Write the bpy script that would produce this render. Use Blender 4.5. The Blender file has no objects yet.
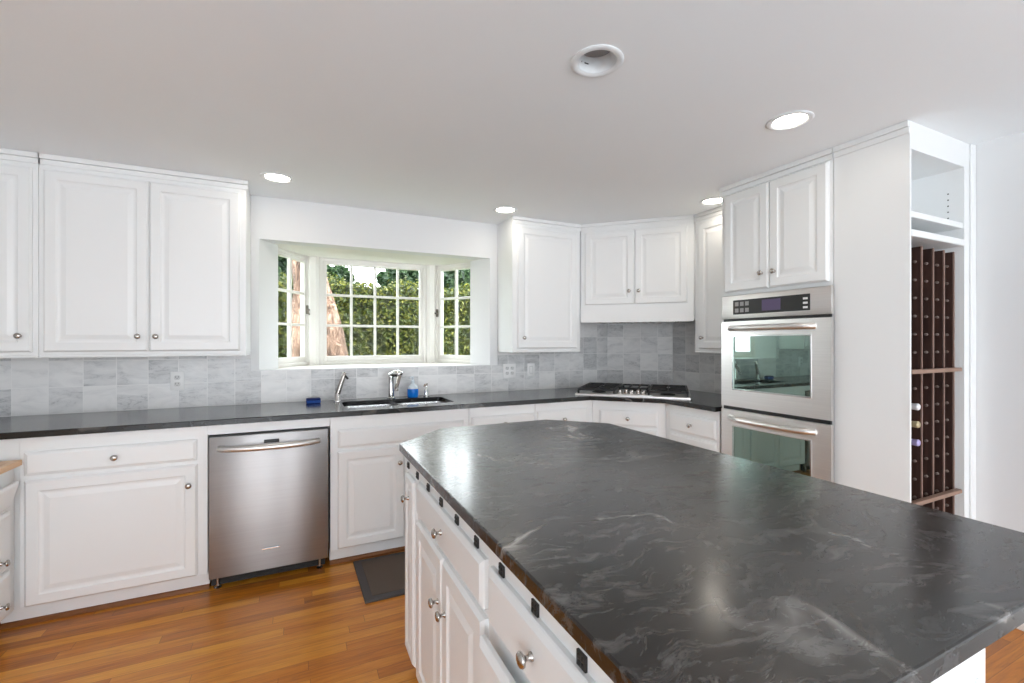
import bpy, bmesh, math, random
from mathutils import Vector, Matrix
random.seed(7)
S = bpy.context.scene
PI = math.pi

# ------------------------------------------------------------------ camera, world, sun, exposure
H_EYE = 1.325
CEIL = 2.29
cam_d = bpy.data.cameras.new('camera')
cam = bpy.data.objects.new('camera', cam_d)
S.collection.objects.link(cam)
cam_d.sensor_width = 36.0
cam_d.lens = 451.0 / 1024.0 * 36.0
cam_d.clip_start = 0.02
cam.location = (0, 0, H_EYE)
cam.rotation_euler = (PI / 2, 0, -math.radians(25.34))
S.camera = cam

w = bpy.data.worlds.new('daylight_sky')
S.world = w
w.use_nodes = True
wn = w.node_tree
for n in list(wn.nodes):
    wn.nodes.remove(n)
wo = wn.nodes.new('ShaderNodeOutputWorld')
wb = wn.nodes.new('ShaderNodeBackground')
wb.inputs['Color'].default_value = (0.94, 0.975, 1.025, 1)
wb.inputs['Strength'].default_value = 8.6
wn.links.new(wb.outputs[0], wo.inputs[0])

sun_d = bpy.data.lights.new('sun', 'SUN')
sun_d.energy = 2.0
sun_d.angle = math.radians(3)
sun_d.color = (1.0, 0.93, 0.82)
sun = bpy.data.objects.new('sun', sun_d)
S.collection.objects.link(sun)
sun.rotation_euler = Vector((0.45, -0.35, 0.85)).to_track_quat('Z', 'Y').to_euler()

S.view_settings.view_transform = 'Standard'
S.view_settings.look = 'None'
S.view_settings.gamma = 1.0
S.view_settings.use_curve_mapping = False
S.view_settings.exposure = 0.09
try:
    S.cycles.use_denoising = True
    S.cycles.max_bounces = 12
    S.cycles.diffuse_bounces = 8
    S.cycles.glossy_bounces = 6
    S.cycles.transparent_max_bounces = 12
    S.cycles.sample_clamp_indirect = 6.0
    S.cycles.caustics_reflective = False
    S.cycles.caustics_refractive = False
except Exception:
    pass

# ------------------------------------------------------------------ materials
def lin(r, g, b):
    def f(c):
        c /= 255.0
        return c / 12.92 if c <= 0.04045 else ((c + 0.055) / 1.055) ** 2.4
    return (f(r), f(g), f(b), 1)

class NT:
    def __init__(s, name):
        s.m = bpy.data.materials.new(name)
        s.m.use_nodes = True
        s.t = s.m.node_tree
        s.b = s.t.nodes['Principled BSDF']
        s.out = s.t.nodes['Material Output']
    def n(s, kind, **kw):
        nd = s.t.nodes.new(kind)
        for k, v in kw.items():
            setattr(nd, k, v)
        return nd
    def l(s, a, b):
        s.t.links.new(a, b)
    def val(s, sock, v):
        sock.default_value = v
    def math(s, op, a, b=None, c=None):
        nd = s.n('ShaderNodeMath', operation=op)
        for i, x in enumerate((a, b, c)):
            if x is None:
                continue
            if isinstance(x, (int, float)):
                nd.inputs[i].default_value = x
            else:
                s.l(x, nd.inputs[i])
        return nd.outputs[0]
    def mix(s, fac, a, b, mode='MIX'):
        nd = s.n('ShaderNodeMix', data_type='RGBA', blend_type=mode)
        for sock, x in ((nd.inputs[0], fac), (nd.inputs[6], a), (nd.inputs[7], b)):
            if isinstance(x, (int, float)):
                sock.default_value = x
            elif isinstance(x, tuple):
                sock.default_value = x
            else:
                s.l(x, sock)
        return nd.outputs[2]
    def ramp(s, fac, stops):
        nd = s.n('ShaderNodeValToRGB')
        cr = nd.color_ramp
        while len(cr.elements) < len(stops):
            cr.elements.new(0.5)
        for e, (p, c) in zip(cr.elements, stops):
            e.position = p
            e.color = c if isinstance(c, tuple) else (c, c, c, 1)
        s.l(fac, nd.inputs[0])
        return nd.outputs[0]
    def coord(s, scale=(1, 1, 1), loc=(0, 0, 0), rot=(0, 0, 0)):
        tc = s.n('ShaderNodeTexCoord')
        mp = s.n('ShaderNodeMapping')
        mp.inputs['Scale'].default_value = scale
        mp.inputs['Location'].default_value = loc
        mp.inputs['Rotation'].default_value = rot
        s.l(tc.outputs['Object'], mp.inputs[0])
        return mp.outputs[0]
    def noise(s, vec, scale, detail=3, rough=0.5, dist=0.0, out=0):
        nd = s.n('ShaderNodeTexNoise')
        nd.inputs['Scale'].default_value = scale
        nd.inputs['Detail'].default_value = detail
        nd.inputs['Roughness'].default_value = rough
        nd.inputs['Distortion'].default_value = dist
        s.l(vec, nd.inputs['Vector'])
        return nd.outputs[out]
    def bump(s, h, strength, dist=0.01):
        nd = s.n('ShaderNodeBump')
        nd.inputs['Strength'].default_value = strength
        nd.inputs['Distance'].default_value = dist
        s.l(h, nd.inputs['Height'])
        s.l(nd.outputs[0], s.b.inputs['Normal'])

def plain(name, col, rough=0.5, metal=0.0, noise=0.03, scale=6.0, coat=0.0):
    t = NT(name)
    v = t.noise(t.coord(), scale, 3)
    hi = tuple(min(1, c * (1 + noise)) for c in col[:3]) + (1,)
    lo = tuple(c * (1 - noise) for c in col[:3]) + (1,)
    t.l(t.mix(v, lo, hi), t.b.inputs['Base Color'])
    t.b.inputs['Roughness'].default_value = rough
    t.b.inputs['Metallic'].default_value = metal
    t.b.inputs['Coat Weight'].default_value = coat
    return t.m

M = {}
M['cab'] = plain('cabinet_paint', (0.80, 0.815, 0.815), 0.34, 0, 0.012, 3)
M['cab_inside'] = plain('cabinet_inside', (0.72, 0.71, 0.69), 0.45, 0, 0.012, 3)
M['wall'] = plain('wall_paint', (0.73, 0.74, 0.745), 0.6, 0, 0.008, 2)
M['ceil'] = plain('ceiling_paint', (0.87, 0.90, 0.92), 0.8, 0, 0.01, 2)
M['trim'] = plain('window_paint', (0.74, 0.725, 0.69), 0.35, 0, 0.01, 4)
M['pale_floor'] = plain('pale_bounce_floor', (0.44, 0.44, 0.44), 0.9, 0, 0.08, 40)  # for the unseen rear floor, pale grey to cut warm bounce light
M['can'] = plain('lamp_can_white', (0.80, 0.83, 0.85), 0.3, 0, 0.01, 9)
M['black'] = plain('black_plastic', (0.012, 0.012, 0.012), 0.4, 0, 0.1, 30)
M['iron'] = plain('cast_iron', (0.010, 0.010, 0.011), 0.5, 0, 0.2, 60)
M['nickel'] = plain('brushed_nickel', (0.46, 0.43, 0.40), 0.26, 1.0, 0.08, 50)
M['chrome'] = plain('chrome', (0.72, 0.72, 0.72), 0.12, 1.0, 0.02, 30)
M['plate'] = plain('outlet_plastic', (0.82, 0.82, 0.81), 0.35, 0, 0.01, 20)
M['latch'] = plain('dark_latch_metal', (0.16, 0.14, 0.12), 0.35, 0.9, 0.1, 30)
M['socket'] = plain('outlet_face', (0.62, 0.62, 0.61), 0.4, 0, 0.01, 20)
M['slot'] = plain('outlet_slot', (0.06, 0.06, 0.06), 0.6, 0, 0.05, 20)
M['fixture'] = plain('grey_fixture', (0.30, 0.30, 0.30), 0.6, 0, 0.05, 40)
M['tan'] = plain('tan_rail_wood', lin(140, 112, 96), 0.5, 0, 0.15, 25)
M['bin'] = plain('kickplate_metal', (0.015, 0.014, 0.013), 0.5, 0.1, 0.1, 20)
M['roundwood'] = plain('shoe_moulding_wood', lin(120, 72, 30), 0.4, 0, 0.2, 12)
M['foil_white'] = plain('white_foil', lin(225, 225, 228), 0.3, 0.2, 0.03, 40)
M['foil_gold'] = plain('beige_foil', lin(190, 175, 140), 0.35, 0.3, 0.05, 40)
M['foil_purple'] = plain('lilac_foil', lin(170, 160, 205), 0.35, 0.2, 0.05, 40)
M['bottle'] = plain('dark_bottle_glass', (0.010, 0.016, 0.010), 0.08, 0, 0.1, 10)

def m_steel(name, col, rough, axis, aniso=0.0):
    t = NT(name)
    sc = {'x': (2, 160, 160), 'y': (160, 2, 160), 'z': (160, 160, 2)}[axis]
    v = t.noise(t.coord(sc), 1.0, 3, 0.6)
    big = t.noise(t.coord({'x': (0.3, 5, 5), 'y': (5, 0.3, 5), 'z': (5, 5, 0.3)}[axis]), 1.0, 2)
    f = t.math('ADD', t.math('MULTIPLY', v, 0.5), t.math('MULTIPLY', big, 0.5))
    lo = tuple(c * 0.80 for c in col[:3]) + (1,)
    hi = tuple(min(1, c * 1.18) for c in col[:3]) + (1,)
    t.l(t.mix(f, lo, hi), t.b.inputs['Base Color'])
    t.b.inputs['Metallic'].default_value = 1.0
    t.l(t.math('ADD', rough - 0.06, t.math('MULTIPLY', v, 0.12)), t.b.inputs['Roughness'])
    t.bump(v, 0.04, 0.002)
    if aniso:
        tg = t.n('ShaderNodeTangent', direction_type='RADIAL', axis='Z')
        t.l(tg.outputs[0], t.b.inputs['Tangent'])
        t.b.inputs['Anisotropic'].default_value = aniso
        t.b.inputs['Anisotropic Rotation'].default_value = 0.25
    return t.m
M['steel'] = m_steel('stainless_steel_oven', (0.80, 0.785, 0.765, 1), 0.36, 'x')
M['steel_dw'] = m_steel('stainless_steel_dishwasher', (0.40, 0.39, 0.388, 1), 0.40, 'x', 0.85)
M['steel_sink'] = m_steel('stainless_steel_sink', (0.62, 0.62, 0.62, 1), 0.24, 'x')

def m_oven_glass():
    t = NT('oven_door_glass')
    v = t.noise(t.coord(), 3, 2)
    t.l(t.mix(v, (0.006, 0.012, 0.010, 1), (0.010, 0.018, 0.014, 1)), t.b.inputs['Base Color'])
    g = t.n('ShaderNodeBsdfGlossy')
    g.inputs['Color'].default_value = (0.50, 0.70, 0.61, 1)
    g.inputs['Roughness'].default_value = 0.02
    mx = t.n('ShaderNodeMixShader')
    mx.inputs[0].default_value = 0.46
    t.b.inputs['Roughness'].default_value = 0.15
    t.l(t.b.outputs[0], mx.inputs[1])
    t.l(g.outputs[0], mx.inputs[2])
    t.l(mx.outputs[0], t.out.inputs[0])
    return t.m
M['oven_glass'] = m_oven_glass()

def m_pane():
    t = NT('window_glass')
    tr = t.n('ShaderNodeBsdfTransparent')
    tr.inputs[0].default_value = (0.96, 0.98, 0.97, 1)
    g = t.n('ShaderNodeBsdfGlossy')
    g.inputs['Roughness'].default_value = 0.0
    fr = t.n('ShaderNodeFresnel')
    fr.inputs[0].default_value = 1.45
    mx = t.n('ShaderNodeMixShader')
    gi = t.n('ShaderNodeNewGeometry')
    t.l(t.math('MULTIPLY', t.math('MULTIPLY', fr.outputs[0], t.math('SUBTRACT', 1.0, gi.outputs['Backfacing'])), 0.12), mx.inputs[0])
    t.l(tr.outputs[0], mx.inputs[1])
    t.l(g.outputs[0], mx.inputs[2])
    t.l(mx.outputs[0], t.out.inputs[0])
    return t.m
M['pane'] = m_pane()

def m_emit(name, col, strength):
    t = NT(name)
    v = t.noise(t.coord(), 8, 2)
    t.l(t.mix(v, col, tuple(c * 0.97 for c in col[:3]) + (1,)), t.b.inputs['Emission Color'])
    t.b.inputs['Emission Strength'].default_value = strength
    t.b.inputs['Base Color'].default_value = (0.8, 0.8, 0.8, 1)
    return t.m
M['lamp'] = m_emit('lit_lamp_lens', (1.0, 0.90, 0.78, 1), 30.0)
M['display'] = m_emit('violet_oven_display', (0.16, 0.11, 0.24, 1), 0.30)
M['display'].node_tree.nodes['Principled BSDF'].inputs['Base Color'].default_value = (0.03, 0.025, 0.045, 1)

def m_stone(name, rough, vein, cols, sm=0.4):
    t = NT(name)
    co = t.coord()
    warp = t.n('ShaderNodeVectorMath', operation='MULTIPLY_ADD')
    t.l(t.noise(co, 2.2, 4, 0.55, 0, 1), warp.inputs[0])
    warp.inputs[1].default_value = (0.34, 0.34, 0.2)
    t.l(co, warp.inputs[2])
    st = t.n('ShaderNodeMapping')
    st.inputs['Rotation'].default_value = (0, 0, 0.5)
    st.inputs['Scale'].default_value = (0.8, 2.3, 1)
    t.l(warp.outputs[0], st.inputs[0])
    cloud = t.noise(st.outputs[0], 2.6, 7, 0.62, 0.6)
    fine = t.noise(st.outputs[0], 13, 8, 0.75, 0.35)
    patch = t.ramp(t.noise(co, 1.9, 3, 0.5, 0.4), [(0.36, 0.0), (0.60, 1.0)])
    base = t.ramp(cloud, [(0.28, lin(*cols[0])), (0.5, lin(*cols[1])), (0.72, lin(*cols[2]))])
    smear = t.math('MULTIPLY', t.ramp(fine, [(0.50, 0.0), (0.66, 1.0)]), patch)
    c1 = t.mix(t.math('MULTIPLY', smear, sm), base, lin(134, 132, 130))
    # thin veins: where a warped noise crosses its mid level
    vn = t.noise(warp.outputs[0], 1.55, 3, 0.5, 0.7)
    d = t.math('ABSOLUTE', t.math('SUBTRACT', vn, 0.5))
    line = t.ramp(d, [(0.0, 1.0), (0.012, 0.0)])
    brk = t.ramp(t.noise(co, 3.1, 4), [(0.48, 0.0), (0.62, 1.0)])
    c2 = t.mix(t.math('MULTIPLY', t.math('MULTIPLY', line, brk), vein), c1, lin(172, 168, 163))
    t.l(c2, t.b.inputs['Base Color'])
    t.l(t.math('ADD', rough, t.math('MULTIPLY', fine, 0.10)), t.b.inputs['Roughness'])
    t.b.inputs['Specular IOR Level'].default_value = 0.32
    t.b.inputs['Coat Weight'].default_value = 0.52
    t.b.inputs['Coat Roughness'].default_value = 0.17
    t.bump(fine, 0.05, 0.003)
    return t.m
M['stone'] = m_stone('soapstone_island', 0.22, 0.75, ((13, 11, 10), (26, 23, 21), (56, 51, 48)), 0.46)
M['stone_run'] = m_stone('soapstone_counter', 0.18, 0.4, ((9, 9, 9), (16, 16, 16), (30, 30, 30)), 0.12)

def m_tile():
    t = NT('marble_tile')
    P = 0.15
    tc = t.n('ShaderNodeTexCoord')
    sp = t.n('ShaderNodeSeparateXYZ')
    t.l(tc.outputs['Object'], sp.inputs[0])
    ux = t.math('DIVIDE', sp.outputs[0], P)
    uz = t.math('DIVIDE', sp.outputs[2], P)
    ix, iz = t.math('FLOOR', ux), t.math('FLOOR', uz)
    fx, fz = t.math('FRACT', ux), t.math('FRACT', uz)
    g = 0.013
    ex = t.math('MINIMUM', fx, t.math('SUBTRACT', 1.0, fx))
    ez = t.math('MINIMUM', fz, t.math('SUBTRACT', 1.0, fz))
    grout_x = t.math('LESS_THAN', ex, g)
    grout_z = t.math('LESS_THAN', ez, g)
    grout = t.math('MAXIMUM', grout_x, grout_z)
    cell = t.n('ShaderNodeCombineXYZ')
    t.l(ix, cell.inputs[0]); t.l(iz, cell.inputs[1])
    oi = t.n('ShaderNodeObjectInfo')
    t.l(oi.outputs['Random'], cell.inputs[2])
    wn_ = t.n('ShaderNodeTexWhiteNoise', noise_dimensions='3D')
    t.l(cell.outputs[0], wn_.inputs['Vector'])
    # each tile cut from another part of the stone: shift the pattern by a random vector
    sh = t.n('ShaderNodeVectorMath', operation='MULTIPLY_ADD')
    t.l(wn_.outputs['Color'], sh.inputs[0])
    sh.inputs[1].default_value = (9, 9, 9)
    t.l(tc.outputs['Object'], sh.inputs[2])
    dm = t.n('ShaderNodeMapping')
    dm.inputs['Rotation'].default_value = (0, 0.6, 0)
    dm.inputs['Scale'].default_value = (1.0, 1.0, 2.6)
    t.l(sh.outputs[0], dm.inputs[0])
    n1 = t.noise(dm.outputs[0], 6, 6, 0.6, 0.8)
    n2 = t.noise(dm.outputs[0], 12, 5, 0.6, 0.9)
    r = wn_.outputs['Value']
    tone = t.math('ADD', t.math('MULTIPLY', r, 0.46), t.math('MULTIPLY', n1, 0.9))
    base = t.ramp(tone, [(0.30, lin(176, 177, 178)), (0.60, lin(205, 206, 206)), (0.92, lin(228, 228, 227))])
    vein = t.ramp(t.math('ABSOLUTE', t.math('SUBTRACT', n2, 0.5)), [(0.0, 1.0), (0.035, 0.0)])
    vmask = t.ramp(t.math('ADD', n1, t.math('MULTIPLY', r, 0.25)), [(0.5, 1.0), (0.66, 0.0)])
    c = t.mix(t.math('MULTIPLY', t.math('MULTIPLY', vein, vmask), 0.5), base, lin(124, 126, 130))
    c = t.mix(grout, c, lin(230, 230, 229))
    t.l(c, t.b.inputs['Base Color'])
    t.l(t.math('ADD', 0.28, t.math('MULTIPLY', grout, 0.4)), t.b.inputs['Roughness'])
    t.bump(t.math('SUBTRACT', 1.0, grout), 0.25, 0.002)
    return t.m
M['tile'] = m_tile()

def m_floor():
    t = NT('oak_strip_floor')
    PW = 0.057
    tc = t.n('ShaderNodeTexCoord')
    sp = t.n('ShaderNodeSeparateXYZ')
    t.l(tc.outputs['Object'], sp.inputs[0])
    uy = t.math('DIVIDE', sp.outputs[1], PW)
    row = t.math('FLOOR', uy)
    w1 = t.n('ShaderNodeTexWhiteNoise', noise_dimensions='1D')
    t.l(row, w1.inputs['W'])
    ux = t.math('ADD', t.math('DIVIDE', sp.outputs[0], 0.95), t.math('MULTIPLY', w1.outputs['Value'], 7.3))
    col = t.math('FLOOR', ux)
    cell = t.n('ShaderNodeCombineXYZ')
    t.l(row, cell.inputs[0]); t.l(col, cell.inputs[1])
    w2 = t.n('ShaderNodeTexWhiteNoise', noise_dimensions='2D')
    t.l(cell.outputs[0], w2.inputs['Vector'])
    sh = t.n('ShaderNodeVectorMath', operation='MULTIPLY_ADD')
    t.l(w2.outputs['Color'], sh.inputs[0])
    sh.inputs[1].default_value = (5, 5, 5)
    t.l(tc.outputs['Object'], sh.inputs[2])
    mp = t.n('ShaderNodeMapping')
    mp.inputs['Scale'].default_value = (1.2, 14, 14)
    t.l(sh.outputs[0], mp.inputs[0])
    gr = t.noise(mp.outputs[0], 2.6, 6, 0.6, 1.2)
    mp2 = t.n('ShaderNodeMapping')
    mp2.inputs['Scale'].default_value = (5, 120, 120)
    t.l(sh.outputs[0], mp2.inputs[0])
    pore = t.noise(mp2.outputs[0], 1.5, 3, 0.6)
    f = t.math('ADD', t.math('MULTIPLY', gr, 0.62), t.math('MULTIPLY', w2.outputs['Value'], 0.40))
    base = t.ramp(f, [(0.22, lin(136, 75, 12)), (0.48, lin(195, 117, 27)), (0.80, lin(228, 160, 54))])
    c = t.mix(t.math('MULTIPLY', t.ramp(pore, [(0.52, 0.0), (0.75, 1.0)]), 0.35), base, lin(112, 62, 24))
    fy = t.math('FRACT', uy)
    fx = t.math('FRACT', ux)
    gy = t.math('LESS_THAN', t.math('MINIMUM', fy, t.math('SUBTRACT', 1.0, fy)), 0.014)
    gx = t.math('LESS_THAN', t.math('MINIMUM', fx, t.math('SUBTRACT', 1.0, fx)), 0.0012)
    gap = t.math('MAXIMUM', gy, gx)
    c = t.mix(t.math('MULTIPLY', gap, 0.55), c, lin(84, 44, 18))
    t.l(c, t.b.inputs['Base Color'])
    t.l(t.math('ADD', 0.26, t.math('MULTIPLY', gr, 0.12)), t.b.inputs['Roughness'])
    t.b.inputs['Coat Weight'].default_value = 0.15
    t.b.inputs['Coat Roughness'].default_value = 0.2
    t.bump(t.math('SUBTRACT', 1.0, gap), 0.12, 0.002)
    return t.m
M['floor'] = m_floor()

def m_wood(name, a, b, axis_scale, rough):
    t = NT(name)
    g = t.noise(t.coord(axis_scale), 3.0, 5, 0.6, 0.8)
    t.l(t.ramp(g, [(0.3, a), (0.7, b)]), t.b.inputs['Base Color'])
    t.b.inputs['Roughness'].default_value = rough
    return t.m
M['rack'] = m_wood('dark_rack_wood', lin(44, 28, 24), lin(72, 48, 40), (12, 12, 1.2), 0.5)
M['peg'] = m_wood('grey_peg_wood', lin(84, 70, 64), lin(120, 106, 98), (9, 9, 9), 0.5)
M['rack_edge'] = m_wood('rack_edge_wood', lin(104, 80, 70), lin(138, 112, 100), (12, 12, 1.5), 0.5)
M['butcher'] = m_wood('butcher_block_maple', lin(196, 150, 108), lin(226, 190, 148), (14, 1.2, 14), 0.35)

def m_mat():
    t = NT('mat_weave')
    v = t.noise(t.coord((1, 1, 1)), 220, 2)
    t.l(t.mix(v, lin(74, 62, 54), lin(104, 90, 80)), t.b.inputs['Base Color'])
    t.b.inputs['Roughness'].default_value = 0.85
    t.bump(v, 0.5, 0.002)
    return t.m
M['mat'] = m_mat()
M['mat_edge'] = plain('mat_border', lin(72, 68, 68), 0.7, 0, 0.1, 90)

def m_soap():
    t = NT('blue_soap')
    v = t.noise(t.coord(), 20, 2)
    t.l(t.mix(v, lin(10, 108, 205), lin(20, 124, 222)), t.b.inputs['Base Color'])
    t.b.inputs['Roughness'].default_value = 0.12
    return t.m
M['soap'] = m_soap()
M['clear'] = plain('clear_plastic', (0.66, 0.74, 0.80), 0.1, 0, 0.03, 20)
M['sponge'] = plain('blue_sponge', lin(22, 70, 150), 0.8, 0, 0.25, 120)
M['sponge_scrub'] = plain('navy_scrub_pad', lin(16, 38, 96), 0.9, 0, 0.4, 260)

def m_leaf(name, a, b, c, sc=3.0):
    t = NT(name)
    gi = t.n('ShaderNodeNewGeometry')
    col = t.ramp(gi.outputs['Random Per Island'], [(0.0, a), (0.55, b), (1.0, c)])
    big = t.noise(t.coord(), sc, 3)
    col = t.mix(t.math('MULTIPLY', big, 0.5), col, a)
    t.l(col, t.b.inputs['Base Color'])
    t.b.inputs['Roughness'].default_value = 0.5
    tl = t.n('ShaderNodeBsdfTranslucent')
    t.l(col, tl.inputs[0])
    mx = t.n('ShaderNodeMixShader')
    mx.inputs[0].default_value = 0.3
    t.l(t.b.outputs[0], mx.inputs[1]); t.l(tl.outputs[0], mx.inputs[2])
    t.l(mx.outputs[0], t.out.inputs[0])
    return t.m
M['hedge'] = m_leaf('hedge_leaf', lin(32, 44, 12), lin(78, 92, 28), lin(152, 148, 62), 2.0)
M['leaf_dark'] = m_leaf('tree_leaf', lin(28, 48, 28), lin(50, 78, 46), lin(98, 122, 82), 1.2)
M['twig'] = plain('hedge_inside', lin(46, 50, 26), 0.9, 0, 0.3, 9)
M['lawn'] = plain('lawn_green', lin(88, 104, 52), 0.9, 0, 0.3, 4)
M['outwall'] = plain('outside_stucco', (0.6, 0.58, 0.55), 0.9, 0, 0.05, 8)

def m_bark():
    t = NT('peeling_bark')
    v = t.noise(t.coord((1, 1, 0.40)), 13, 7, 0.78, 2.2)
    big = t.noise(t.coord((1, 1, 0.35)), 3.5, 3, 0.5, 1.0)
    f = t.math('ADD', t.math('MULTIPLY', v, 0.75), t.math('MULTIPLY', big, 0.35))
    t.l(t.ramp(f, [(0.42, lin(28, 18, 14)), (0.50, lin(96, 70, 56)), (0.58, lin(168, 134, 114)), (0.70, lin(222, 196, 178))]), t.b.inputs['Base Color'])
    t.b.inputs['Roughness'].default_value = 0.85
    t.bump(v, 1.0, 0.05)
    return t.m
M['bark'] = m_bark()

# ------------------------------------------------------------------ geometry helpers
class MB:
    """collects shapes and links them as one mesh object"""
    def __init__(s):
        s.bm = bmesh.new()
    def box(s, x0, x1, y0, y1, z0, z1, bev=0.0, seg=2):
        r = bmesh.ops.create_cube(s.bm, size=1.0)
        vs = r['verts']
        for v in vs:
            v.co = Vector(((x0 + x1) / 2 + v.co.x * (x1 - x0), (y0 + y1) / 2 + v.co.y * (y1 - y0), (z0 + z1) / 2 + v.co.z * (z1 - z0)))
        if bev > 0:
            es = {e for v in vs for e in v.link_edges}
            bmesh.ops.bevel(s.bm, geom=list(es), offset=bev, segments=seg, affect='EDGES', profile=0.5)
        return s
    def prism(s, pts, z0, z1, holes=(), bev=0.0):
        """extruded plan polygon (x, y) with optional holes"""
        edges = []
        for loop in [pts] + list(holes):
            vs = [s.bm.verts.new((p[0], p[1], z1)) for p in loop]
            for i in range(len(vs)):
                edges.append(s.bm.edges.new((vs[i], vs[(i + 1) % len(vs)])))
        r = bmesh.ops.triangle_fill(s.bm, use_beauty=True, use_dissolve=False, edges=edges)
        faces = [g for g in r['geom'] if isinstance(g, bmesh.types.BMFace)]
        for f in faces:
            f.normal_update()
            if f.normal.z < 0:
                f.normal_flip()
        if z0 is not None and abs(z1 - z0) > 1e-6:
            top = list(faces)
            d = bmesh.ops.duplicate(s.bm, geom=top + list({e for f in top for e in f.edges}) + list({v for f in top for v in f.verts}))
            vm = d['vert_map']
            bot = [g for g in d['geom'] if isinstance(g, bmesh.types.BMFace)]
            for g in d['geom']:
                if isinstance(g, bmesh.types.BMVert):
                    g.co.z = z0
            for f in bot:
                f.normal_flip()
            bound = [e for e in {e for f in top for e in f.edges} if len(e.link_faces) == 1]
            for e in bound:
                a, b = e.verts
                f0 = e.link_faces[0]
                a2, b2 = vm[a], vm[b]
                nf = s.bm.faces.new((a, b, b2, a2))
            bmesh.ops.recalc_face_normals(s.bm, faces=s.bm.faces[:])
            if bev > 0:
                s.bm.normal_update()
                es = [e for e in s.bm.edges if len(e.link_faces) == 2 and abs(e.verts[0].co.z - z1) < 1e-6 and abs(e.verts[1].co.z - z1) < 1e-6
                      and abs(e.link_faces[0].normal.z - e.link_faces[1].normal.z) > 0.5]
                bmesh.ops.bevel(s.bm, geom=es, offset=bev, segments=2, affect='EDGES', profile=0.5)
        return s
    def rings(s, rings, cap0=True, cap1=True):
        rv = [[s.bm.verts.new(p) for p in r] for r in rings]
        for a, b in zip(rv, rv[1:]):
            n = len(a)
            for i in range(n):
                s.bm.faces.new((a[i], a[(i + 1) % n], b[(i + 1) % n], b[i]))
        if cap0:
            s.bm.faces.new(rv[0][::-1])
        if cap1:
            s.bm.faces.new(rv[-1])
        return s
    def panel(s, x0, x1, z0, z1, prof, yb=0.0):
        """front with a stepped profile: prof is [(inset, y)], from the back edge to the centre field"""
        s.rings([[(x0 + i, y, z0 + i), (x1 - i, y, z0 + i), (x1 - i, y, z1 - i), (x0 + i, y, z1 - i)] for i, y in prof])
        return s
    def lathe(s, prof, seg=20, mat=Matrix.Identity(4), cap=True):
        """prof is [(radius, height)] about the z axis, then moved by mat"""
        rs = []
        for r, z in prof:
            r = max(r, 1e-5)
            rs.append([mat @ Vector((r * math.cos(2 * PI * k / seg), r * math.sin(2 * PI * k / seg), z)) for k in range(seg)])
        return s.rings(rs, cap, cap)
    def tube(s, path, rad, seg=12, cap=True):
        path = [Vector(p) for p in path]
        n = len(path)
        rads = rad if isinstance(rad, (list, tuple)) else [rad] * n
        up = Vector((0.123, 0.31, 0.94)).normalized()
        rs = []
        for i, p in enumerate(path):
            d = (path[min(i + 1, n - 1)] - path[max(i - 1, 0)]).normalized()
            u = up - d * up.dot(d)
            if u.length < 1e-3:
                u = Vector((1, 0, 0)) - d * d.x
            u.normalize()
            v = d.cross(u)
            rs.append([p + (u * math.cos(2 * PI * k / seg) + v * math.sin(2 * PI * k / seg)) * rads[i] for k in range(seg)])
        return s.rings(rs, cap, cap)
    def build(s, name, mat, parent=None, smooth=None, loc=None, rotz=0.0):
        bmesh.ops.recalc_face_normals(s.bm, faces=s.bm.faces[:])
        me = bpy.data.meshes.new(name)
        s.bm.to_mesh(me)
        s.bm.free()
        for m in (mat if isinstance(mat, (list, tuple)) else [mat]):
            me.materials.append(m)
        o = bpy.data.objects.new(name, me)
        S.collection.objects.link(o)
        if parent:
            o.parent = parent
        if loc is not None:
            o.location = loc
        o.rotation_euler = (0, 0, rotz)
        if smooth is not None:
            me.polygons.foreach_set('use_smooth', [True] * len(me.polygons))
            try:
                me.set_sharp_from_angle(angle=math.radians(smooth))
            except Exception:
                pass
        return o

def tag(o, label=None, cat=None, group=None, kind=None):
    for k, v in (('label', label), ('category', cat), ('group', group), ('kind', kind)):
        if v:
            o[k] = v
    return o
def thing(name, label, cat, loc=(0, 0, 0), rotz=0.0, group=None, kind=None):
    o = bpy.data.objects.new(name, None)
    S.collection.objects.link(o)
    o.location = loc
    o.rotation_euler = (0, 0, rotz)
    o.empty_display_size = 0.1
    return tag(o, label, cat, group, kind)
def struct(name, mb, mat, label=None, **kw):
    return tag(mb.build(name, mat, **kw), label, None, None, 'structure')

RY = Matrix.Rotation(PI / 2, 4, 'X')     # lathe axis z -> -y

# cabinet fronts; local frame: x along the run, face frame at y = 0, fronts stick out to -y, z up
DOORP = [(0, 0), (0, -0.010), (0.003, -0.013), (0.009, -0.019), (0.050, -0.019), (0.056, -0.014), (0.062, -0.0125), (0.068, -0.0125), (0.090, -0.018)]
DRAWP = [(0, 0), (0, -0.010), (0.003, -0.013), (0.014, -0.019)]
def knob(x, z, parent, y=-0.019, r=0.0145):
    mb = MB()
    m = Matrix.Translation((x, y, z)) @ RY
    k = r / 0.0145
    mb.lathe([(0.0085 * k, -0.001), (0.0085 * k, 0.003), (0.005 * k, 0.006), (0.0048 * k, 0.012), (0.0075 * k, 0.016), (0.0138 * k, 0.0195), (0.0145 * k, 0.0225), (0.012 * k, 0.0265), (0.006 * k, 0.0285), (0.0, 0.029)], 20, m)
    return mb.build('knob', M['nickel'], parent, 50)
def door(parent, x0, x1, z0, z1, kn=None, name='door', prof=DOORP, dy=0.0):
    d = MB().panel(x0, x1, z0, z1, [(i, y + dy) for i, y in prof]).build(name, M['cab'], parent)
    if kn:
        knob(kn[0], kn[1], d, y=prof[-1][1] + dy if prof is DRAWP else -0.019 + dy)
    return d
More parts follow.
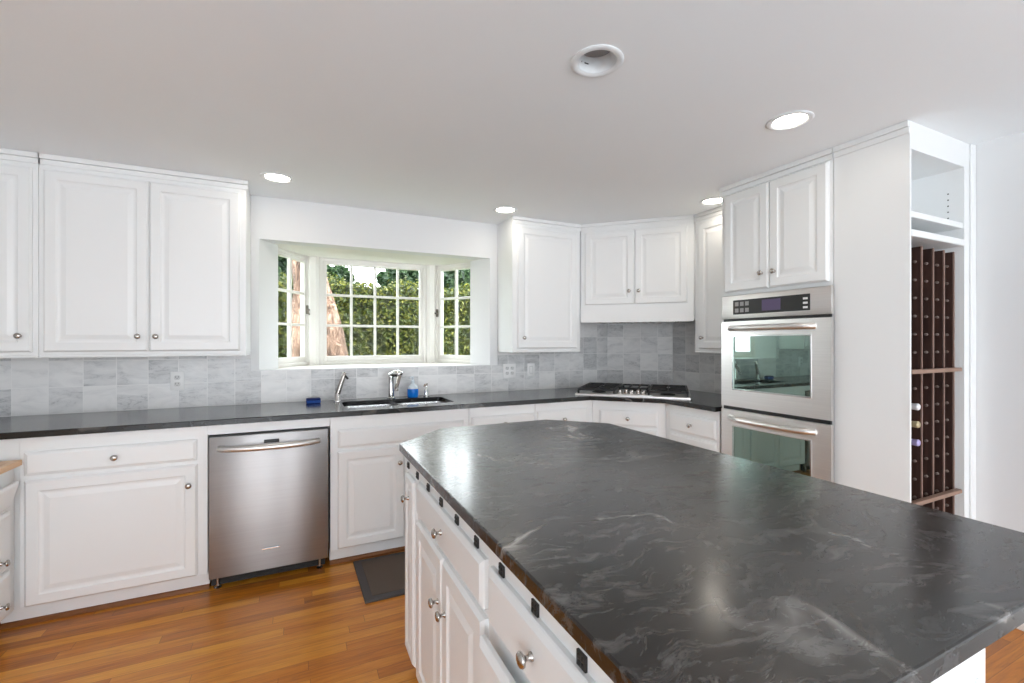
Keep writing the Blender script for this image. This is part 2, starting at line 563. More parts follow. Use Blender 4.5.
def drawer(parent, x0, x1, z0, z1, kn=True, dy=0.0, prof=DRAWP):
    c = ((x0 + x1) / 2, (z0 + z1) / 2) if kn else None
    return door(parent, x0, x1, z0, z1, c, 'drawer', prof, dy)
def crown(mb, x0, x1, z0, z1, out=0.014):
    mb.box(x0, x1, -out * 0.55, 0.01, z0, z1 - 0.028, 0.002)
    mb.box(x0, x1, -out, 0.01, z1 - 0.026, z1, 0.003)
    return mb

# ------------------------------------------------------------------ the room
WL, WR, WB, WF = -1.80, 3.01, 3.42, -6.0
OX0, OX1, OZ0, OZ1 = -0.236, 1.42, 1.135, 2.007           # window opening in the back wall

struct('floor', MB().box(WL - 0.1, WR + 0.1, -0.1, WB + 0.1, -0.12, 0.0), M['floor'])
struct('floor_rear', MB().box(WL - 0.1, WR + 0.1, WF - 0.1, -0.1001, -0.12, 0.0), M['pale_floor'])      # unseen room beyond; pale grey floor added to keep bounce light neutral

LIGHTS = [(0.93, 1.28, 0), (1.94, 1.262, 1), (-0.112, 2.992, 1), (1.371, 3.008, 1), (2.575, 2.205, 1)]
def circ(x, y, r, n=40):
    return [(x + r * math.cos(2 * PI * k / n), y + r * math.sin(2 * PI * k / n)) for k in range(n)]
mb = MB()
mb.prism([(WL - 0.1, WF - 0.1), (WR + 0.1, WF - 0.1), (WR + 0.1, WB + 0.1), (WL - 0.1, WB + 0.1)], CEIL, CEIL + 0.16, holes=[circ(x, y, 0.066) for x, y, l in LIGHTS])
struct('ceiling', mb, M['ceil'])
struct('roof', MB().box(WL - 0.5, WR + 0.5, WF - 0.9, WB + 0.75, CEIL + 0.165, CEIL + 0.3), M['outwall'])

def wall_holed(x0, x1, z0, z1, holes, y0, y1):
    """upright slab in x-z with rectangular holes"""
    mb = MB()
    xs = sorted({x0, x1} | {h[0] for h in holes} | {h[1] for h in holes})
    zs = sorted({z0, z1} | {h[2] for h in holes} | {h[3] for h in holes})
    mb.prism([(x0, z0), (x1, z0), (x1, z1), (x0, z1)], 0, y1 - y0, holes=[[(a, c), (b, c), (b, d), (a, d)] for a, b, c, d in holes])
    for v in mb.bm.verts:
        x, z, t = v.co
        v.co = Vector((x, y1 - t, z))
    return mb
struct('wall_back', wall_holed(WL - 0.1, WR + 0.1, 0, CEIL, [(OX0, OX1, OZ0, OZ1)], WB, WB + 0.12), M['wall'])
mb = wall_holed(WF, WB, 0, CEIL, [(-5.6, -2.6, 0.02, 2.16)], 0, 0.1)  # unseen opening behind the camera, added to bring in more daylight
for v in mb.bm.verts:
    x, y, z = v.co
    v.co = Vector((WR + y, x, z))
struct('wall_right', mb, M['wall'])
# the rear and the left end of the room, behind the camera, with unseen openings sized to let daylight in
struct('wall_rear', wall_holed(WL - 0.1, WR + 0.1, 0, CEIL, [(-1.65, -0.55, 0.02, 2.16), (0.50, 2.40, 0.02, 2.16)], WF - 0.12, WF), M['wall'])
mb = wall_holed(WF, WB, 0, CEIL, [(-5.6, -2.6, 0.3, 2.16)], 0, 0.1)
for v in mb.bm.verts:
    x, y, z = v.co
    v.co = Vector((WL - y, x, z))
struct('wall_left', mb, M['wall'])
# corner wall behind the cooktop, cutting the corner at 45 degrees
D0, D1 = Vector((2.60, 3.42)), Vector((3.01, 3.01))
struct('wall_corner', MB().prism([(2.60, 3.4199), (3.0099, 3.01), (3.0099, 3.4199)], 0.0, CEIL - 0.002), M['wall'])
struct('baseboard_right', MB().box(WR - 0.022, WR - 0.001, WF + 0.01, 1.02, 0.001, 0.085, 0.006), M['trim'])

# portals of daylight at the wall openings (sky sampling only, they add no light)
def portal(loc, rot, sx, sz):
    ld = bpy.data.lights.new('sky_portal', 'AREA')
    ld.shape = 'RECTANGLE'; ld.size = sx; ld.size_y = sz
    try:
        ld.cycles.is_portal = True
    except Exception:
        return
    o = bpy.data.objects.new('sky_portal', ld)
    S.collection.objects.link(o)
    o.location = loc; o.rotation_euler = rot
portal((-1.10, WF - 0.06, 1.09), (PI / 2, 0, 0), 1.1, 2.14)
portal((1.45, WF - 0.06, 1.09), (PI / 2, 0, 0), 1.9, 2.14)
portal((WL - 0.05, -4.1, 1.23), (PI / 2, 0, -PI / 2), 3.0, 1.86)
portal((WR + 0.05, -4.1, 1.09), (PI / 2, 0, PI / 2), 3.0, 2.14)
portal((0.592, 4.06, 1.57), (PI / 2, 0, PI), 1.9, 0.9)

# bay window
A_, B_, C_, D_, E_, F_ = (-0.236, 3.42), (-0.130, 3.60), (0.110, 3.955), (1.072, 3.955), (1.314, 3.60), (1.42, 3.42)
struct('trim_1', MB().prism([(-0.236, 3.5405), (-0.19, 3.66), (0.05, 4.05), (1.13, 4.05), (1.375, 3.66), (1.42, 3.5405)], OZ0 - 0.05, OZ0), M['trim'], 'white painted sill board of the bay window')
struct('trim_2', MB().prism([(-0.236, 3.5405), (-0.19, 3.66), (0.05, 4.05), (1.13, 4.05), (1.375, 3.66), (1.42, 3.5405)], OZ1, OZ1 + 0.06), M['trim'], 'white soffit board above the bay window')
struct('trim_3', MB().prism([(-0.2365, 3.4202), (-0.130, 3.60), (-0.175, 3.635), (-0.34, 3.4202 + 0.121), (-0.2365, 3.541)], OZ0, OZ1), M['wall'], 'splayed white reveal at the left of the bay window')
struct('trim_4', MB().prism([(1.4205, 3.4202), (1.314, 3.60), (1.359, 3.635), (1.52, 3.541), (1.4205, 3.541)], OZ0, OZ1), M['wall'], 'splayed white reveal at the right of the bay window')
struct('trim_5', MB().prism([(0.085, 3.945), (0.125, 3.935), (0.150, 3.955), (0.150, 4.03), (0.08, 4.03), (0.055, 3.985)], OZ0, OZ1, bev=0.0), M['trim'], 'white corner post left of the middle bay window')
struct('trim_6', MB().prism([(1.034, 3.955), (1.059, 3.935), (1.099, 3.945), (1.128, 3.985), (1.104, 4.03), (1.034, 4.03)], OZ0, OZ1), M['trim'], 'white corner post right of the middle bay window')

def window(name, label, p0, p1, gx0, gx1, cols, latch=None, f0=0.0, f1=0.0):
    """window unit between plan points p0 and p1 (left to right seen from inside); glass from gx0 to gx1 along it"""
    dv = Vector((p1[0] - p0[0], p1[1] - p0[1]))
    L = dv.length
    root = thing(name, label, None, (p0[0], p0[1], OZ0), math.atan2(dv.y, dv.x), kind='structure')
    gz0, gz1 = 1.205 - OZ0, 1.957 - OZ0
    zt = OZ1 - OZ0
    fr = MB()
    a, b = f0, L - f1
    # outer frame ring then a slightly set back sash ring
    def ring(x0, x1, z0, z1, w0, w1, h0, h1, y0, y1):
        fr.box(x0, x0 + w0, y0, y1, z0, z1, 0.003)
        fr.box(x1 - w1, x1, y0, y1, z0, z1, 0.003)
        fr.box(x0 + w0 * 0.9, x1 - w1 * 0.9, y0 + 0.001, y1, z0, z0 + h0, 0.003)
        fr.box(x0 + w0 * 0.9, x1 - w1 * 0.9, y0 + 0.001, y1, z1 - h1, z1, 0.003)
    s0, s1 = (gx0 - a) * 0.5, (b - gx1) * 0.5
    ring(a, b, 0.0, zt, s0, s1, 0.028, 0.022, 0.0, 0.06)
    ring(a + s0 * 0.9, b - s1 * 0.9, 0.026, zt - 0.020, gx0 - a - s0 * 0.9, b - gx1 - s1 * 0.9, gz0 - 0.026, zt - 0.020 - gz1, 0.010, 0.052)
    frame = fr.build('window_frame', M['trim'], root, 40)
    mu = MB()
    for k in range(1, cols):
        x = gx0 + (gx1 - gx0) * k / cols
        mu.box(x - 0.0095, x + 0.0095, 0.014, 0.044, gz0 - 0.002, gz1 + 0.002, 0.004)
    for k in range(1, 3):
        z = gz0 + (gz1 - gz0) * k / 3
        mu.box(gx0 - 0.002, gx1 + 0.002, 0.015, 0.043, z - 0.0095, z + 0.0095, 0.004)
    mu.build('muntin_grid', M['trim'], root, 40)
    MB().box(gx0 - 0.004, gx1 + 0.004, 0.027, 0.031, gz0 - 0.004, gz1 + 0.004).build('glass_pane', M['pane'], root)
    if latch is not None:
        la = MB()
        la.box(latch - 0.008, latch + 0.008, -0.006, 0.012, 0.41, 0.48, 0.003)
        la.box(latch - 0.020, latch + 0.006, -0.022, -0.004, 0.436, 0.450, 0.004)
        la.tube([(latch - 0.016, -0.016, 0.443), (latch - 0.019, -0.022, 0.418), (latch - 0.017, -0.026, 0.400)], 0.005, 8)
        tag(la.build('latch', M['latch'], root, 40), 'small metal casement latch')
    return root
window('window_1', 'middle bay window with twelve panes', (0.150, 3.965), (1.034, 3.965), 0.059, 0.826, 4)
window('window_2', 'narrow left side bay window with six panes', (-0.165, 3.625), (0.078, 3.980), 0.058, 0.390, 2, 0.411, -0.02, 0.0)
window('window_3', 'narrow right side bay window with six panes', (1.110, 3.980), (1.350, 3.625), 0.064, 0.390, 2, 0.030, 0.0, -0.02)

# ------------------------------------------------------------------ marble backsplashes
TZ = 0.915
mb = MB()
for x0, x1, z1 in ((WL + 0.001, -0.282, 1.238 - TZ), (-0.2819, 1.489, 1.130 - TZ), (1.4891, 2.099, 1.238 - TZ), (2.0991, 2.598, 1.478 - TZ)):
    mb.box(x0 - 1.578, x1 - 1.578, 0.0, 0.009, 0.0, z1)
tag(mb.build('tile_backsplash', M['tile'], loc=(1.578, 3.41, TZ)), 'grey marble tile backsplash along the wall under the bay window', 'backsplash')
dl = (D1 - D0).length
mb = MB().box(0.004, dl - 0.004, 0.0, 0.009, 0.0, 1.478 - TZ)
q = D0 - Vector((0.7071, 0.7071)) * 0.010
tag(mb.build('tile_backsplash', M['tile'], loc=(q.x, q.y, TZ), rotz=-PI / 4), 'grey marble tile backsplash across the corner behind the cooktop', 'backsplash')
mb = MB().box(0.006, 0.496, 0.0, 0.009, 0.0, 1.478 - TZ)
mb.box(0.4961, 1.005, 0.0, 0.009, 0.0, 1.236 - TZ)
tag(mb.build('tile_backsplash', M['tile'], loc=(WR - 0.010, 3.01, TZ), rotz=-PI / 2), 'grey marble tile backsplash on the wall beside the ovens', 'backsplash')

# ------------------------------------------------------------------ wall cabinets
UZ0 = 1.24
def wall_cab(label, x0, x1, doors, knobs, yface=3.13):
    """straight wall cabinet on the window wall; doors as x ranges, knobs as x positions"""
    t = thing('wall_cabinet', label, 'cabinet', (x0, yface, UZ0))
    W = x1 - x0
    b = MB().box(0, W - 0.001, 0, WB - yface - 0.001, 0.012, CEIL - UZ0 - 0.001, 0.002)
    b.box(0.0, W - 0.001, -0.004, WB - yface - 0.012, 0.0, 0.0118, 0.003)
    b.build('body', M['cab'], t)
    crown(MB(), -0.002, W + 0.010, 2.235 - UZ0, CEIL - UZ0 - 0.001).build('crown_moulding', M['cab'], t)
    for (a, c), k in zip(doors, knobs):
        door(t, a - x0, c - x0, 0.030, 2.212 - UZ0, (k - x0, 0.113))
    return t
wall_cab('white wall cabinet at the left edge with one raised panel door in view', -1.798, -1.2045, [(-1.775, -1.225)], [-1.268])
wall_cab('white double door wall cabinet left of the window above the dishwasher', -1.204, -0.283, [(-1.183, -0.7500), (-0.7465, -0.314)], [-0.793, -0.713])
t = wall_cab('white single door wall cabinet right of the window above two outlets', 1.486, 2.105, [(1.524, 2.066)], [1.572])

# corner cabinet with the hood, at 45 degrees
P0 = Vector((2.112, 3.126)); P1 = Vector((2.722, 2.516))
def to_local(p, o, th):
    d = Vector(p) - Vector(o)
    c, s_ = math.cos(-th), math.sin(-th)
    return (d.x * c - d.y * s_, d.x * s_ + d.y * c)
t = thing('hood_cabinet', 'white two door corner cabinet with range hood above the cooktop', 'cabinet', (P0.x, P0.y, 1.48), -PI / 4)
HL = (P1 - P0).length
plan = [to_local(p, P0, -PI / 4) for p in ((2.112, 3.126), (2.722, 2.516), (2.999, 2.516), (2.999, 2.998), (2.588, 3.409), (2.112, 3.409))]
MB().prism(plan, 0.125, CEIL - 1.48 - 0.001).build('body', M['cab'], t)
hb = MB()
hb.prism(plan, 0.012, 0.124)
hb.prism([(0.0, -0.018), (HL, -0.018), (HL, 0.0), (0.0, 0.0)], 0.0, 0.128)
hb.build('hood_valance', M['cab'], t)
hv = MB()
hv.box(0.10, HL - 0.10, 0.05, 0.42, 0.004, 0.013, 0.003)
for k in range(11):
    x = 0.13 + k * (HL - 0.26) / 10
    hv.box(x - 0.012, x + 0.012, 0.09, 0.38, -0.001, 0.006, 0.002)
tag(hv.build('hood_filter', M['steel_sink'], t), 'grey metal filter under the hood')
crown(MB(), 0.0, HL, 2.235 - 1.48, CEIL - 1.48 - 0.001).build('crown_moulding', M['cab'], t)
door(t, 0.033, 0.4265, 0.142, 2.215 - 1.48, (0.388, 0.245))
door(t, 0.4295, 0.822, 0.142, 2.215 - 1.48, (0.462, 0.245))

# wall cabinet on the oven wall
t = thing('wall_cabinet', 'narrow white wall cabinet between the hood and the ovens', 'cabinet', (2.735, 2.512, UZ0), -PI / 2)
b = MB().box(0.0, 0.504, 0.0, WR - 2.735 - 0.001, 0.012, CEIL - UZ0 - 0.001, 0.002)
b.box(0.0, 0.504, -0.004, WR - 2.735 - 0.012, 0.0, 0.0118, 0.003)
b.build('body', M['cab'], t)
crown(MB(), 0.0, 0.504, 2.235 - UZ0, CEIL - UZ0 - 0.001).build('crown_moulding', M['cab'], t)
door(t, 0.045, 0.470, 0.030, 2.212 - UZ0, (0.088, 0.113))

# ------------------------------------------------------------------ base cabinets on the window wall
YF = 2.835
BZ = 0.884
def base_cab(label, x0, x1, body_x0=None, low=False):
    t = thing('base_cabinet', label, 'cabinet', (x0, YF, 0))
    W = x1 - x0
    mb = MB()
    mb.box(0, W - 0.001, 0, 0.55, 0.10, 0.66 if low else BZ, 0.002)
    if low:
        mb.box(0, W - 0.001, 0, 0.02, 0.6601, BZ)
    if body_x0 is not None:
        mb.box(body_x0 - x0, 0.01, 0.012, 0.55, 0.10, BZ)
    mb.build('body', M['cab'], t)
    MB().box(0 if body_x0 is None else -0.085, W - 0.001, 0.055, 0.10, 0.022, 0.102).build('toe_kick', M['cab'], t)
    q = MB()
    n = 5
    prof = [(0.055, 0.0), (0.040, 0.0), (0.041, 0.010), (0.046, 0.018), (0.055, 0.022)]
    q.rings([[(x, y, z + 0.0005) for y, z in prof] for x in (0 if body_x0 is None else -0.085, W - 0.001)])
    tag(q.build('shoe_moulding', M['roundwood'], t), 'brown wood shoe moulding')
    return t
def L(x0, x): return x - x0
x0 = -1.156
t = base_cab('white base cabinet with one drawer and one wide door left of the dishwasher', x0, -0.431, -1.79)
MB().box(L(x0, -0.4315), L(x0, 0.1665), 0.0, 0.02, 0.831, BZ).build('top_rail', M['cab'], t)
drawer(t, L(x0, -1.136), L(x0, -0.478), 0.707, 0.816)
door(t, L(x0, -1.136), L(x0, -0.476), 0.106, 0.686, (L(x0, -0.510), 0.584))
x0 = 0.168
t = base_cab('white sink base cabinet with two doors right of the dishwasher', x0, 1.024, low=True)
door(t, L(x0, 0.209), L(x0, 0.985), 0.699, 0.806, None, 'false_drawer_front', DRAWP)
door(t, L(x0, 0.207), L(x0, 0.596), 0.108, 0.680, (L(x0, 0.565), 0.580))
door(t, L(x0, 0.600), L(x0, 0.985), 0.108, 0.680, (L(x0, 0.632), 0.580))
x0 = 1.026
t = base_cab('white drawer base cabinet just right of the sink cabinet, behind the island', x0, 1.524)
drawer(t, L(x0, 1.042), L(x0, 1.512), 0.707, 0.820)
door(t, L(x0, 1.042), L(x0, 1.512), 0.106, 0.686, (L(x0, 1.08), 0.584))
x0 = 1.526
t = base_cab('white drawer base cabinet left of the cooktop cabinet, behind the island', x0, 2.0175)
drawer(t, L(x0, 1.538), L(x0, 1.966), 0.690, 0.826)
door(t, L(x0, 1.538), L(x0, 1.966), 0.106, 0.670, (L(x0, 1.58), 0.584))

# cooktop base at 45 degrees
PB0, PB1 = Vector((2.018, 2.833)), Vector((2.389, 2.462))
BL = (PB1 - PB0).length
t = thing('base_cabinet', 'white angled base cabinet with drawer under the cooktop', 'cabinet', (PB0.x, PB0.y, 0), -PI / 4)
plan = [to_local(p, PB0, -PI / 4) for p in ((2.018, 2.833), (2.389, 2.462), (2.95, 2.462), (2.95, 3.02), (2.60, 3.37), (2.018, 3.37))]
MB().prism(plan, 0.10, BZ - 0.06).prism([(0, 0), (BL, 0), (BL, 0.02), (0, 0.02)], BZ - 0.061, BZ).build('body', M['cab'], t)
MB().box(-0.02, BL + 0.02, 0.055, 0.10, 0.0, 0.10).build('toe_kick', M['cab'], t)
drawer(t, 0.055, BL - 0.055, 0.702, 0.815)
door(t, 0.055, BL / 2 - 0.002, 0.108, 0.680, (BL / 2 - 0.04, 0.58))
door(t, BL / 2 + 0.002, BL - 0.055, 0.108, 0.680, (BL / 2 + 0.04, 0.58))

# drawer stack on the oven wall
t = thing('base_cabinet', 'white drawer stack under the counter beside the ovens', 'cabinet', (2.391, 2.460, 0), -PI / 2)
MB().box(0.0, 0.4585, 0.0, 0.58, 0.10, BZ, 0.002).build('body', M['cab'], t)
MB().box(0.0, 0.455, 0.055, 0.10, 0.0, 0.10).build('toe_kick', M['cab'], t)
for z0, z1 in ((0.700, 0.825), (0.505, 0.682), (0.308, 0.488), (0.112, 0.292)):
    drawer(t, 0.050, 0.440, z0, z1)

# ------------------------------------------------------------------ stone worktop along the walls, with the sink cutout
SX0, SX1, SY0, SY1 = 0.262, 0.962, 2.925, 3.265
def rrect(x0, x1, y0, y1, r, n=5):
    pts = []
    for cx, cy, a0 in ((x1 - r, y0 + r, -PI / 2), (x1 - r, y1 - r, 0), (x0 + r, y1 - r, PI / 2), (x0 + r, y0 + r, PI)):
        for k in range(n + 1):
            a = a0 + PI / 2 * k / n
            pts.append((cx + r * math.cos(a), cy + r * math.sin(a)))
    return pts
mb = MB().prism([(WL + 0.002, 3.409), (WL + 0.002, 2.805), (1.978, 2.805), (2.352, 2.431), (2.352, 2.003), (2.999, 2.003), (2.999, 3.0), (2.59, 3.409)],
                0.885, 0.915, holes=[rrect(SX0, SX1, SY0, SY1, 0.05)], bev=0.004)
tag(mb.build('countertop', M['stone_run']), 'long dark stone countertop along the walls, holding sink and cooktop', 'countertop')

# ------------------------------------------------------------------ dishwasher
t = thing('dishwasher', 'stainless steel dishwasher under the counter with bowed bar handle', 'dishwasher', (-0.442, YF, 0))
W = 0.604
mb = MB()
mb.box(0.014, W - 0.003, 0.0, 0.54, 0.105, 0.825)
mb.build('cabinet_case', M['black'], t)
MB().box(0.017, W - 0.006, -0.022, -0.001, 0.074, 0.820, 0.004).build('door_panel', M['steel_dw'], t, 40)
mb = MB().box(0.02, W - 0.02, 0.045, 0.06, 0.012, 0.103)
for k in range(6):
    mb.box(0.06, W - 0.06, 0.041, 0.046, 0.03 + k * 0.010, 0.034 + k * 0.010)
tag(mb.build('kick_plate', M['bin'], t), 'dark recessed kick plate')
hp = [(0.064 + k / 24 * 0.482, -0.020 - 0.034 * (1 - abs(k / 12 - 1) ** 5) - 0.026 * math.sin(PI * k / 24), 0.757) for k in range(25)]
mb = MB().tube(hp, 0.0165, 16)
mb.build('handle', M['steel'], t, 60)
mb = MB().box(0.272, 0.346, -0.0285, -0.0255, 0.769, 0.788, 0.002)
mb.build('control_window', M['black'], t)
MB().box(0.262, 0.350, -0.029, -0.0255, 0.186, 0.195, 0.0015).build('name_bar', M['chrome'], t)
for x in (0.05, W - 0.05):
    MB().lathe([(0.016, 0.0), (0.018, 0.006), (0.008, 0.012), (0.007, 0.10)], 14, Matrix.Translation((x, 0.034, 0.0005))).build('foot', M['nickel'], t, 40)

# ------------------------------------------------------------------ sink, taps and the things beside them
t = thing('sink', 'stainless steel double bowl sink set into the dark counter', 'sink', (0, 0, 0.915))
mid = (SX0 + SX1) / 2
b1 = rrect(SX0 + 0.004, mid - 0.012, SY0 + 0.004, SY1 - 0.004, 0.045)
b2 = rrect(mid + 0.012, SX1 - 0.004, SY0 + 0.004, SY1 - 0.004, 0.045)
MB().prism(rrect(SX0 - 0.020, SX1 + 0.020, SY0 - 0.020, SY1 + 0.020, 0.055), -0.0335, -0.0305, holes=[b1, b2]).build('rim', M['steel_sink'], t, 40)
for bb in (b1, b2):
    cx = sum(p[0] for p in bb) / len(bb); cy = sum(p[1] for p in bb) / len(bb)
    def sc(f, z): return [(cx + (p[0] - cx) * f, cy + (p[1] - cy) * f, z) for p in bb]
    bw = MB().rings([sc(1.0, -0.0335), sc(0.985, -0.055), sc(0.96, -0.18), sc(0.90, -0.205), sc(0.25, -0.212)], False, True)
    bo = bw.build('bowl', M['steel_sink'], t, 50)
    MB().lathe([(0.042, -0.2115), (0.040, -0.207), (0.028, -0.208), (0.02, -0.216)], 20, Matrix.Translation((cx, cy, 0))).build('drain', M['chrome'], bo, 50)

t = thing('filter_tap', 'slim slanted chrome tap at the left end of the sink', 'tap', (0.240, 3.295, 0.9155))
MB().lathe([(0.024, 0.0), (0.024, 0.006), (0.019, 0.012), (0.0185, 0.05), (0.015, 0.056)], 18).build('base', M['chrome'], t, 50)
MB().tube([(0.0, 0, 0.04), (0.014, -0.002, 0.09), (0.034, -0.004, 0.150), (0.044, -0.006, 0.192), (0.046, -0.006, 0.200)], [0.0165, 0.016, 0.014, 0.014, 0.009], 14).build('spout_post', M['nickel'], t, 60)
MB().tube([(0.042, -0.006, 0.180), (0.058, -0.012, 0.165), (0.068, -0.016, 0.152)], [0.009, 0.008, 0.007], 12).build('nozzle', M['black'], t, 60)

t = thing('kitchen_faucet', 'chrome single lever kitchen faucet behind the middle of the sink', 'faucet', (0.603, 3.305, 0.9155))
MB().lathe([(0.030, 0.0), (0.030, 0.008), (0.022, 0.014), (0.020, 0.10), (0.019, 0.150), (0.021, 0.162), (0.016, 0.178), (0.0, 0.180)], 20).build('column', M['chrome'], t, 40)
MB().tube([(-0.008, 0.006, 0.166), (0.020, -0.016, 0.178), (0.045, -0.036, 0.178), (0.058, -0.050, 0.172), (0.061, -0.054, 0.168)], [0.018, 0.024, 0.027, 0.025, 0.014], 16).build('spray_neck', M['chrome'], t, 60)
MB().tube([(0.048, -0.050, 0.165), (0.034, -0.072, 0.125), (0.022, -0.086, 0.085), (0.020, -0.090, 0.062)], [0.015, 0.014, 0.014, 0.015], 14).build('spray_head', M['nickel'], t, 60)
MB().tube([(0.0, 0.0, 0.178), (0.03, 0.004, 0.196), (0.062, 0.004, 0.200)], [0.009, 0.008, 0.006], 10).build('lever', M['chrome'], t, 60)

t = thing('soap_dispenser_bottle', 'blue liquid soap bottle with clear pump behind the sink', 'soap bottle', (0.762, 3.315, 0.9158))
MB().lathe([(0.036, 0.0), (0.040, 0.004), (0.041, 0.03), (0.0405, 0.062)], 24).build('soap_fill', M['soap'], t, 40)
MB().lathe([(0.0406, 0.0625), (0.037, 0.076), (0.026, 0.090), (0.014, 0.098), (0.012, 0.108)], 24).build('shoulder', M['clear'], t, 40)
p = MB().lathe([(0.013, 0.1085), (0.013, 0.120), (0.005, 0.124), (0.005, 0.142)], 14)
p.tube([(0.004, 0, 0.142), (-0.006, -0.004, 0.148), (-0.028, -0.014, 0.143)], [0.007, 0.007, 0.004], 10)
p.build('pump', M['clear'], t, 50)

t = thing('air_gap_cap', 'short chrome pump dispenser right of the blue soap bottle', 'dispenser', (0.862, 3.315, 0.9155))
MB().lathe([(0.022, 0.0), (0.022, 0.005), (0.015, 0.010), (0.014, 0.05), (0.010, 0.056), (0.006, 0.06), (0.006, 0.08)], 18).build('base', M['chrome'], t, 50)
MB().tube([(0.004, 0.0, 0.078), (0.006, -0.002, 0.092), (-0.014, -0.014, 0.088), (-0.022, -0.02, 0.078)], [0.007, 0.008, 0.007, 0.005], 10).build('spout', M['nickel'], t, 50)

t = thing('sponge', 'small blue sponge lying on the counter left of the sink', 'sponge', (0.090, 3.275, 0.9158), 0.10)
MB().box(-0.043, 0.043, -0.030, 0.030, 0.0, 0.021, 0.006).build('sponge_pad', M['sponge'], t, 40)
MB().box(-0.043, 0.043, -0.030, 0.030, 0.0212, 0.032, 0.005).build('scrub_layer', M['sponge_scrub'], t, 40)

# ------------------------------------------------------------------ outlets
def plate(t, w_, h_):
    MB().box(-w_ / 2, w_ / 2, -0.006, 0.0, -h_ / 2, h_ / 2, 0.0025).build('cover_plate', M['plate'], t, 40)
def duplex(t, cx):
    for dz in (-0.0205, 0.0205):
        f = MB().prism(circ(0, 0, 0.0165, 20), 0.0, 0.003)
        for v in f.bm.verts:
            x, y, z = v.co
            v.co = Vector((cx + x, -0.0055 - z, dz + max(-0.0135, min(0.0135, y))))
        fo = f.build('socket', M['socket'], t)
        s_ = MB()
        s_.box(cx - 0.0078, cx - 0.0055, -0.0092, -0.008, dz - 0.001, dz + 0.008)
        s_.box(cx + 0.0055, cx + 0.0078, -0.0092, -0.008, dz + 0.000, dz + 0.008)
        s_.box(cx - 0.002, cx + 0.002, -0.0092, -0.008, dz - 0.009, dz - 0.005)
        s_.build('slots', M['slot'], fo)
def rocker(t, cx):
    r_ = MB().box(cx - 0.0165, cx + 0.0165, -0.0085, -0.005, -0.033, 0.033, 0.0015).build('rocker', M['socket'], t, 40)
    MB().box(cx - 0.0115, cx + 0.0115, -0.0105, -0.0075, -0.026, 0.026, 0.002).build('paddle', M['plate'], r_, 40)
t = thing('wall_outlet', 'white duplex outlet on the tiles left of the window', 'outlet', (-0.677, 3.409, 1.082))
plate(t, 0.070, 0.115); duplex(t, 0.0)
t = thing('wall_switch', 'white double outlet plate on the tiles right of the window', 'outlet', (1.590, 3.409, 1.082))
plate(t, 0.116, 0.115); duplex(t, -0.023); duplex(t, 0.023)
t = thing('wall_switch', 'white single switch plate right of the double outlet plate', 'switch', (1.792, 3.409, 1.084))
plate(t, 0.070, 0.110); rocker(t, 0.0)

# ------------------------------------------------------------------ gas cooktop
cN, cT = 3.42, -0.293
o2 = Vector((0.7071, 0.7071)) * cN + Vector((0.7071, -0.7071)) * cT
t = thing('gas_cooktop', 'stainless gas cooktop with black grates in the counter corner', 'cooktop', (o2.x, o2.y, 0.9155), -PI / 4)
CW = 0.420
MB().prism([(-CW, 0.012), (-CW + 0.012, 0.0), (CW - 0.012, 0.0), (CW, 0.012), (CW, 0.515), (CW - 0.012, 0.53), (-CW + 0.012, 0.53), (-CW, 0.515)], 0.0, 0.012, bev=0.004).build('tray', M['steel'], t, 40)
for sgn in (-1, 1):
    for cy in (0.145, 0.385):
        bq = MB().lathe([(0.055, 0.0125), (0.050, 0.018), (0.030, 0.020), (0.030, 0.026), (0.036, 0.028), (0.034, 0.034), (0.0, 0.035)], 22, Matrix.Translation((sgn * 0.255, cy, 0)))
        bq.build('burner', M['iron'], t, 40)
    g = MB()
    xa, xb = sorted((sgn * 0.125, sgn * 0.392))
    ya, yb, zz, h_ = 0.020, 0.515, 0.036, 0.016
    for x in (xa, xb):
        g.box(x - 0.008, x + 0.008, ya, yb, zz, zz + h_, 0.004)
    for y in (ya, 0.2675, yb):
        g.box(xa, xb, y - 0.008, y + 0.008, zz, zz + h_, 0.004)
    for cy in (0.145, 0.385):
        cx = (xa + xb) / 2
        for k in range(8):
            a = k * PI / 4
            r0, r1 = 0.022, 0.125
            ex, ey = cx + r1 * math.cos(a), cy + r1 * math.sin(a)
            g.tube([(cx + r0 * math.cos(a), cy + r0 * math.sin(a), zz + 0.012), (ex, ey, zz + 0.010)], 0.006, 6)
    for x in (xa, xb):
        for y in (ya, yb):
            g.box(x - 0.007, x + 0.007, y - 0.007, y + 0.007, 0.0125, zz + 0.002)
    tag(g.build('grate', M['iron'], t), 'black cast iron grate')
g = MB()
for y in (0.205, 0.515):
    g.box(-0.105, 0.105, y - 0.007, y + 0.007, 0.036, 0.050, 0.004)
for x in (-0.105, -0.035, 0.035, 0.105):
    g.box(x - 0.006, x + 0.006, 0.205, 0.515, 0.036, 0.050, 0.003)
for x in (-0.105, 0.105):
    for y in (0.205, 0.515):
        g.box(x - 0.007, x + 0.007, y - 0.007, y + 0.007, 0.0125, 0.038)
tag(g.build('grate', M['iron'], t), 'narrow middle grate')
MB().lathe([(0.055, 0.0125), (0.050, 0.018), (0.034, 0.020), (0.036, 0.030), (0.0, 0.031)], 22, Matrix.Translation((0, 0.36, 0))).build('burner', M['iron'], t, 40)
MB().prism([(-0.150, 0.012), (0.150, 0.012), (0.108, 0.185), (-0.108, 0.185)], 0.0122, 0.0165, bev=0.002).build('knob_panel', M['steel'], t, 40)
